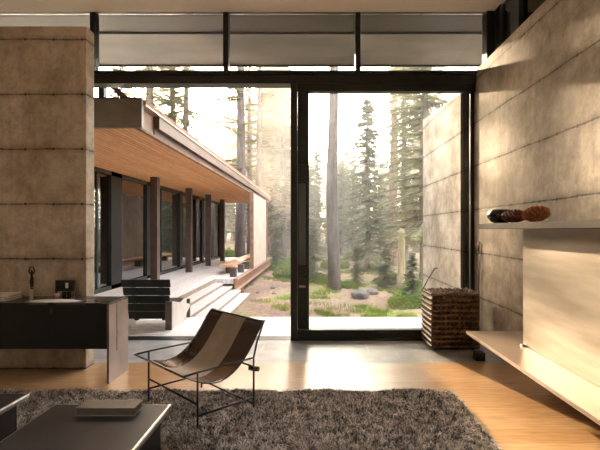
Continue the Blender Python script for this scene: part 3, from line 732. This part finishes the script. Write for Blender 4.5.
# pokers
bm = bmesh.new(); tube(bm, [(1.285, 5.335, .62), (1.38, 5.33, .79), (1.462, 5.33, .925), (1.472, 5.33, .932), (1.495, 5.33, .936)], .0065, 8)
pts = [(1.44, 5.41, .60), (1.505, 5.41, .75), (1.59, 5.41, .935), (1.60, 5.41, .94), (1.625, 5.41, .945)]
bm.free(); bm = bmesh.new(); 
pts = [(1.335, 5.30, .665), (1.40, 5.30, .79), (1.478, 5.30, .918), (1.488, 5.30, .926), (1.515, 5.30, .928)]
pts = [(1.31 + .14, 5.36, .60), (1.33, 5.36, .66), (1.40, 5.36, .79), (1.478, 5.36, .918), (1.488, 5.36, .926), (1.515, 5.36, .928)][1:]
tube(bm, pts, .006, 8)
tag(obj('fire_hook', bm, M['shelf'], None, (1.4, 5.36, .65)), 'bent metal fire hook leaning out over the basket top', 'fire tool')
pk = thing('fire_poker', 'thin upright metal fire poker standing against the wall by the basket', 'fire tool', (2.034, 5.37, 0))
obj('shaft', tube(bmesh.new(), [(2.034, 5.37, 0), (2.034, 5.37, 1.22)], .006, 8), M['bronze'], pk)
obj('handle', tube(bmesh.new(), [(2.034, 5.37, 1.12), (2.034, 5.37, 1.25)], .009, 8), M['bronze'], pk)
obj('hook', tube(bmesh.new(), [(2.0, 5.37, 1.12), (2.044, 5.37, 1.12)], .005, 8), M['bronze'], pk)

# ------------------------------------------------------------------ forest
def needle_spray(vs, fs, p, d, ln, w, r):
    """a flattened spray of thin leaf blades along direction d"""
    side = d.cross(Vector((0, 0, 1)))
    if side.length < .1: side = Vector((1, 0, 0))
    side.normalize()
    n = max(3, int(ln / .1))
    for i in range(n):
        q = i / n; c = p + d * ln * q
        for s in (-1, 1):
            l = w * (1 - .6 * q) * r.uniform(.6, 1.2)
            tip = c + side * s * l + d * l * .55 + Vector((0, 0, r.uniform(-.35, .12) * l))
            b = len(vs); e = d * .05 * (1 + l)
            vs += [c - e * .6, c + e, tip]
            fs.append((b, b + 1, b + 2))

def conifer(hgt, r0, crown0, blen, whorl, per, r, droop=.25, dens=1.0, ragged=.3, base_w=.22, taper=.85):
    vs, fs = [], []
    # trunk
    bm = bmesh.new(); pts = []; rad = []
    jx, jy = r.uniform(-.012, .012), r.uniform(-.012, .012)
    for i in range(13):
        q = i / 12; pts.append((jx * hgt * q + .03 * math.sin(i + jx * 90), jy * hgt * q + .03 * math.cos(i * 1.3), -.5 + (hgt + .5) * q))
        rad.append(max(.015, r0 * (1 - taper * q ** 1.4) * (1.25 if i == 0 else 1)))
    tube(bm, pts, rad, 12)
    z = crown0
    def cen(z):
        q = (z + .5) / (hgt + .5); return Vector((jx * hgt * q, jy * hgt * q, z))
    while z < hgt * .985:
        q = (z - crown0) / (hgt - crown0)
        for k in range(per):
            if r.random() > dens: continue
            a = r.uniform(0, 2 * PI); L = blen * (1 - q) ** .8 * r.uniform(1 - ragged, 1.1) + .12
            d = Vector((math.cos(a), math.sin(a), r.uniform(-.1, .25) - droop * (1 - q)))
            d.normalize(); p0 = cen(z + r.uniform(-.2, .2)); m = 5; prev = p0; rb = .012 + .012 * L
            path = [p0]
            for s in range(1, m + 1):
                d2 = (d + Vector((0, 0, -droop * .5 * s / m))).normalized(); prev = prev + d2 * L / m; path.append(prev)
            tube(bm, path, [rb * (1 - .8 * s / m) for s in range(m + 1)], 4, caps=False)
            for s in range(1, m + 1):
                dd = (path[s] - path[s - 1]).normalized()
                needle_spray(vs, fs, path[s - 1], dd, L / m, base_w + .28 * L * (1 - s / (m + 1)), r)
        z += whorl * (1 - .45 * q)
    tm = bpy.data.meshes.new('trunk'); bm.to_mesh(tm); bm.free()
    fm = bpy.data.meshes.new('foliage'); fm.from_pydata([tuple(x) for x in vs], [], fs)
    return tm, fm

rr = random.Random(5)
KIN = {}
def variant(key, bark, leaf, **k):
    tm, fm = conifer(r=rr, **k); tm.materials.append(bark); fm.materials.append(leaf); KIN[key] = (tm, fm)
variant('fir', M['bark'], M['needle'], hgt=8.6, r0=.16, crown0=.9, blen=1.9, whorl=.27, per=7)
variant('fir2', M['bark'], M['needle'], hgt=10, r0=.17, crown0=1.6, blen=1.7, whorl=.34, per=6, dens=.9)
variant('tall', M['bark'], M['needle2'], hgt=19, r0=.25, crown0=6.0, blen=2.5, whorl=.5, per=5, dens=.75, ragged=.5)
variant('tall2', M['barkred'], M['needle2'], hgt=21, r0=.3, crown0=5.0, blen=2.0, whorl=.7, per=4, dens=.7, ragged=.5)
variant('pine', M['bark'], M['needle2'], hgt=13, r0=.2, crown0=1.9, blen=2.6, whorl=.36, per=6, dens=.9, ragged=.4, base_w=.18)
variant('big', M['barkgrey'], M['needle2'], hgt=22, r0=.27, crown0=9.5, blen=1.6, whorl=.8, per=4, dens=.6, ragged=.5)
variant('branchy', M['barkgrey'], M['needle2'], hgt=22, r0=.27, crown0=4.6, blen=3.4, whorl=.62, per=3, dens=.8, ragged=.5, droop=.12, base_w=.12)
variant('bare', M['barkgrey'], M['needle2'], hgt=18, r0=.2, crown0=8.5, blen=1.6, whorl=.8, per=4, dens=.6, ragged=.5)
variant('sap', M['bark'], M['needle'], hgt=2.6, r0=.04, crown0=.15, blen=.85, whorl=.13, per=7, base_w=.1)

def tree(key, px, Y, label, group=None, s=1.0, cat='tree', name='conifer_tree', rot=None, X=None):
    x = (px - 315) * Y / F if X is None else X
    t = thing(name, label, cat, (x, Y, gz(x, Y)), group)
    tm, fm = KIN[key]
    a = bpy.data.objects.new('trunk', tm); b = bpy.data.objects.new('foliage', fm)
    for o in (a, b): COL.objects.link(o); o.parent = t
    t.scale = (s, s, s); t.rotation_euler.z = rr.uniform(0, 6.28) if rot is None else rot
    return t
tree('bare', 333.5, 13.7, 'tall straight conifer trunk standing nearest the glass door', s=.95)
tree('fir', 368, 20, 'bushy fir tree centred behind the glass door', s=.93)
tree('fir2', 317, 31, 'slim young fir tree just right of the door stile, far back', s=.85)
tree('branchy', 240.5, 23.2, 'thickest tall trunk rising behind the far end of the pavilion', s=1.0)
tree('branchy', 249.7, 25, 'slender tall trunk right behind the thick one past the pavilion', s=.6)
tree('branchy', 258.5, 24.3, 'tall conifer trunk just clear of the pavilion roof tip', s=.78, rot=2)
tree('pine', 424, 15, 'pine with yellow green branches beside the outside concrete wall', s=.95)
tree('pine', 405, 19, 'pine between the bushy fir and the outside concrete wall', s=.85)
tree('tall2', 393, 23, 'reddish trunk behind the pines near the outside concrete wall', s=.85)
tree('fir2', 282, 30, 'fir just left of the door stile, half hidden by it', s=.75)
tree('fir', 348, 34, 'fir between the nearest trunk and the bushy fir, far back', s=.95)
# background forest
for px, Yy, k, lb in ((267, 33, 'fir2', 'pale fir just right of the pavilion roof tip'), (275, 41, 'tall', 'pale tall conifer between the roof tip and the door stile'), (246, 44, 'tall2', 'faint tall conifer behind the three trunks past the pavilion'),
                      (262, 48, 'fir', 'faint fir low behind the pavilion end'), (287, 38, 'pine', 'hazy pine half behind the door stile'), (226, 62, 'tall', 'faint tall conifer above the pavilion roof, left of the three trunks'),
                      (219, 57, 'pine', 'faint pine above the middle of the pavilion roof'), (171, 25.5, 'pine', 'pine reaching above the near part of the pavilion roof'), (152, 26.5, 'tall', 'tall conifer above the near end of the pavilion roof'), (120, 27, 'pine', 'pine above the near fascia of the pavilion'), (232, 52, 'fir2', 'faint fir between the faint conifer and the three trunks')):
    tree(k, px, Yy, lb, 'hazy conifers on the sunny side', s=1.0)
HG = {'fir': 8.6, 'fir2': 10, 'pine': 13}
for px, Yy, k, lb in ((284, 26, 'pine', 'broad pine reaching across behind the door stile'), (273, 27.5, 'pine', 'broad pine standing between the roof tip and the door stile'), (266, 38, 'tall', 'hazy tall conifer directly above the roof tip'), (272, 31, 'pine', 'hazy broad pine beyond the roof tip'), (281, 34, 'tall', 'hazy tall conifer nearer the door stile'), (288, 47, 'pine', 'faint broad pine next to the door stile'),
                      (215, 66, 'tall', 'faintest tall conifer above the pavilion roof'), (185, 27.5, 'tall', 'tall conifer above the roof edge where the sun stands')):
    tree(k, px, Yy, lb, 'hazy conifers on the sunny side', s=1.0)
for px, Yy, k, top, lb in ((252, 37, 'fir2', 100, 'hazy fir seen between the trunks past the pavilion'), (243, 52, 'tall', 80, 'faint tall conifer exactly behind the thickest trunk'), (233, 48, 'pine', 98, 'hazy pine left of the thickest trunk'), (224, 44, 'fir', 118, 'hazy fir above the far third of the pavilion roof'),
                           (216, 46, 'pine', 137, 'hazy pine above the far half of the pavilion roof'), (207, 50, 'fir', 138, 'hazy fir above the middle of the pavilion roof'), (198, 44, 'pine', 141, 'hazy low pine rising over the pavilion roof'), (228, 70, 'tall', 60, 'very faint tall conifer far behind the hazy pine'),
                           (213, 79, 'tall', 60, 'very faint tall conifer far behind the pavilion'), (160, 60, 'tall', 60, 'very faint tall conifer over the near roof')):
    h_ = {'fir': 8.6, 'fir2': 10, 'pine': 13, 'tall': 19}[k]
    tree(k, px, Yy, lb, 'hazy conifers on the sunny side', s=(1.4 + (230 - top) / F * Yy + .4) / h_)
n = 0
random.seed(21)
spots = []
tries = 0
while len(spots) < 84 and tries < 20000:
    tries += 1
    Yy = random.uniform(27, 62); px = random.uniform(120, 440) if len(spots) < 45 else random.uniform(255, 435); x = (px - 315) * Yy / F
    if any((x - a) ** 2 + (Yy - b) ** 2 < 7 for a, b in spots): continue
    y0 = Yy - (2.05 - x) / .312
    if -3 < y0 < 8.5: continue
    spots.append((x, Yy))
for x, Yy in spots:
    k = random.choice(['fir', 'fir2', 'tall', 'tall2', 'pine', 'bare', 'tall'])
    if Yy > 45: k = random.choice(['tall', 'tall2', 'bare', 'bare', 'fir2'])
    px = 315 + x * F / Yy
    if px > 296 and random.random() < .6: k = random.choice(['fir', 'fir2', 'fir', 'pine'])
    if px < 236: k = 'bare' if random.random() < .6 else 'tall2'
    s_ = random.uniform(.8, 1.15)
    if 300 < px < 398:
        k = random.choice(['fir', 'fir2', 'fir', 'pine']); s_ = (1.4 + 78 / F * Yy + .5) / HG[k] * random.uniform(.72, 1.0)
    tree(k, 0, Yy, 'distant hazy conifer in the forest behind the nearer trees', 'distant forest conifers', s=s_, X=x)
# saplings
for px, Yy, s_, lb in ((356, 15.5, .5, 'small fir sapling right of the nearest trunk'), (312, 16, .8, 'small fir sapling beside the door stile'), (412, 11.5, .5, 'small fir sapling near the outside concrete wall'),
                   (276, 24, .8, 'small fir sapling behind the green bushes left of the door stile'), (385, 14.5, .55, 'small fir sapling between the two pines and the fir')):
    tree('sap', px, Yy, lb, 'fir saplings', s=s_, name='fir_sapling', cat='sapling')

# bushes
def bush_mesh(seed):
    r = random.Random(seed); vs, fs = [], []
    for k in range(2600):
        th = r.uniform(0, 2 * PI); ph = math.acos(r.uniform(0, 1)); q = r.uniform(.55, 1) ** .5
        lump = 1 + .18 * math.sin(th * 3 + seed) + .12 * math.sin(ph * 6 + th * 2)
        c = Vector((math.cos(th) * math.sin(ph), math.sin(th) * math.sin(ph), math.cos(ph) * .75)) * q * .5 * lump
        d = Vector((r.uniform(-1, 1), r.uniform(-1, 1), r.uniform(-.3, 1))).normalized(); s = d.orthogonal().normalized() * .016; l = r.uniform(.04, .08)
        b = len(vs); vs += [tuple(c - d * .01), tuple(c + d * l * .5 + s), tuple(c + d * l), tuple(c + d * l * .5 - s)]; fs.append((b, b + 1, b + 2, b + 3))
    me = bpy.data.meshes.new('bush_leaves'); me.from_pydata(vs, [], fs); me.materials.append(M['bushleaf']); return me
BM = [bush_mesh(1), bush_mesh(2), bush_mesh(5)]
bush = [(268, 24, 1.2, 'green bush just right of the far end of the pavilion beam'), (283, 21, 1.1, 'green bush left of the door stile'), (290, 17.5, 1.0, 'low green bush touching the door stile'),
        (347, 14.2, .6, 'small green bush right of the nearest trunk base'), (322, 15.5, .9, 'green bush left of the nearest trunk base'), (405, 11, .8, 'green bush close to the outside concrete wall'),
        (418, 12.5, 1.1, 'larger green bush behind the one by the outside wall'), (375, 20, 1.0, 'green bush at the foot of the bushy fir'), (230, 26, 1.7, 'green bush seen past the end of the deck'),
        (216, 27, 1.7, 'green bush behind the far pavilion columns'), (392, 16, 1.0, 'green bush under the pine branches'), (335, 22, 1.2, 'green bush behind the nearest trunk'), (360, 26, 1.5, 'green bush far behind the door glass'), (302, 25, 1.5, 'green bush behind the door stile')]
for i, (px, Yy, s_, lb) in enumerate(bush):
    x = (px - 315) * Yy / F
    o = bpy.data.objects.new('bush', BM[i % 3]); COL.objects.link(o); o.location = (x, Yy, gz(x, Yy) - .02); o.scale = (s_ * 1.3, s_ * 1.3, s_); o.rotation_euler.z = i
    tag(o, lb, 'bush', 'forest bushes')
st_ = bmesh.new(); x_, y_ = (401 - 315) * 14 / F, 14  # yellow reflection in the door glass, modelled as an upright stump outdoors
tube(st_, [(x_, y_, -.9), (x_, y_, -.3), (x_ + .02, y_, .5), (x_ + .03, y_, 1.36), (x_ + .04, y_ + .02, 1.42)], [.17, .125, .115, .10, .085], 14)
tag(obj('reflection_stand_in', st_, M['reflectionyellow'], None, (x_, y_, -.5)), 'yellow glass reflection shaped as a broken trunk, by the outside wall', 'reflection')
# rocks
rk = []
for i, (px, Yy, s_, lb) in enumerate(((360, 12.2, .28, 'dark rock on the forest floor behind the glass door'), (372, 12.9, .2, 'small rock beside the dark one behind the glass door'), (258, 13.2, .07, 'small stone on the duff right of the steps'), (273, 14.0, .09, 'stone on the duff left of the door stile'), (274, 12.9, .07, 'stone in front of another left of the door stile'), (252, 15, .08, 'stone under the edge of the pavilion beam'))):
    bm = bmesh.new(); bmesh.ops.create_icosphere(bm, subdivisions=3, radius=1)
    rs = random.Random(i)
    ax = [Vector((rs.uniform(-1, 1), rs.uniform(-1, 1), rs.uniform(-1, 1))).normalized() for _ in range(9)]
    for vv in bm.verts:
        k = 1
        for a in ax: k = min(k, .78 / max(.01, vv.co.normalized().dot(a))) if vv.co.normalized().dot(a) > .6 else k
        vv.co *= k * s_; vv.co.z *= .6
    x = (px - 315) * Yy / F; z = gz(x, Yy) + s_ * .25
    bmesh.ops.translate(bm, verts=bm.verts, vec=(x, Yy, z))
    tag(obj('rock', bm, M['rock'], None, (x, Yy, z)), lb, 'rock')
# grass and litter, uncountable
def grass():
    r = random.Random(9); vs, fs = [], []
    for c in range(420):
        Yy = 7.6 + 16 * r.random() ** 1.4; x = r.uniform(-1.7, 6) if r.random() < .5 else (r.uniform(235, 425) - 315) * Yy / F
        if x < -1.75 and Yy < 12.6: continue
        if x < -2.1: continue
        if x > 1.95 and Yy < 8.4: continue
        if math.sin(x * 1.7 + 1) + math.sin(Yy * 1.3 + x) < -.2: continue
        R_ = r.uniform(.08, .3)
        for k in range(70):
            a = r.uniform(0, 2 * PI); q = R_ * r.random() ** .5; px, py = x + q * math.cos(a), Yy + q * math.sin(a); h = r.uniform(.04, .15)
            b = len(vs); z = gz(px, py) - .01; dx, dy = r.uniform(-.05, .05), r.uniform(-.05, .05)
            vs += [(px - .006, py, z), (px + .006, py, z), (px + dx, py + dy, z + h)]; fs.append((b, b + 1, b + 2))
    me = bpy.data.meshes.new('grass'); me.from_pydata(vs, [], fs); me.materials.append(M['grassleaf'])
    o = bpy.data.objects.new('grass', me); COL.objects.link(o); tag(o, 'tufts of short green grass on the forest floor', 'grass', kind='stuff')
grass()

# ------------------------------------------------------------------ sun, sky, haze
sv = Vector((-.312, 1, .287)).normalized()
sl = bpy.data.lights.new('sun', 'SUN'); sl.energy = 21; sl.angle = math.radians(1.0); sl.color = (1, .73, .48)
so2 = bpy.data.objects.new('sun', sl); COL.objects.link(so2); so2.rotation_euler = sv.to_track_quat('Z', 'Y').to_euler()
w = bpy.data.worlds.new('world'); S.world = w; w.use_nodes = True; nt = w.node_tree; nt.nodes.clear()
sk = nt.nodes.new('ShaderNodeTexSky'); sk.sky_type = 'NISHITA'; sk.sun_disc = False
sk.sun_elevation = math.asin(sv.z); sk.sun_rotation = math.atan2(sv.x, sv.y); sk.dust_density = 4; sk.air_density = 1.2; sk.ozone_density = 1
bg = nt.nodes.new('ShaderNodeBackground'); bg.inputs[1].default_value = .55
wo = nt.nodes.new('ShaderNodeOutputWorld'); bg2 = nt.nodes.new('ShaderNodeBackground'); bg2.inputs[0].default_value = (1, .95, .905, 1); bg2.inputs[1].default_value = 3.0
ad = nt.nodes.new('ShaderNodeAddShader'); nt.links.new(sk.outputs[0], bg.inputs[0]); nt.links.new(bg.outputs[0], ad.inputs[0]); nt.links.new(bg2.outputs[0], ad.inputs[1]); nt.links.new(ad.outputs[0], wo.inputs[0])

m, nt, out = new_mat('morning haze')
vs_ = N(nt, 'ShaderNodeVolumeScatter'); vs_.inputs['Density'].default_value = .0095; vs_.inputs['Anisotropy'].default_value = .6; vs_.inputs['Color'].default_value = (1, .97, .93, 1)
nt.links.new(vs_.outputs[0], out.inputs['Volume'])
hb = bmesh.new(); prism(hb, [(-1.75, 9.2), (34, 9.2), (34, 74), (-40, 74), (-40, 22.8), (-1.75, 22.8)], 'Z', -2.2, 26)
hz = obj('haze_outside', hb, m, None, (0, 40, 0)); tag(hz, 'morning haze hanging between the forest trees', 'haze', kind='stuff')

# ------------------------------------------------------------------ camera
cam = bpy.data.cameras.new('camera'); co = bpy.data.objects.new('camera', cam); COL.objects.link(co)
co.location = (0, 0, H); co.rotation_euler = (PI / 2, 0, 0)
cam.sensor_width = 36; cam.lens = F / 600 * 36; cam.shift_x = -15 / 600; cam.shift_y = 5 / 600
cam.clip_end = 300
S.camera = co
S.view_settings.view_transform = 'Standard'; S.view_settings.look = 'None'; S.view_settings.gamma = 1; S.view_settings.use_curve_mapping = False
S.view_settings.exposure = 0.87
S.cycles.use_denoising = True
S.cycles.max_bounces = 10; S.cycles.diffuse_bounces = 6; S.cycles.transparent_max_bounces = 24; S.cycles.volume_bounces = 1
S.cycles.sample_clamp_indirect = 8
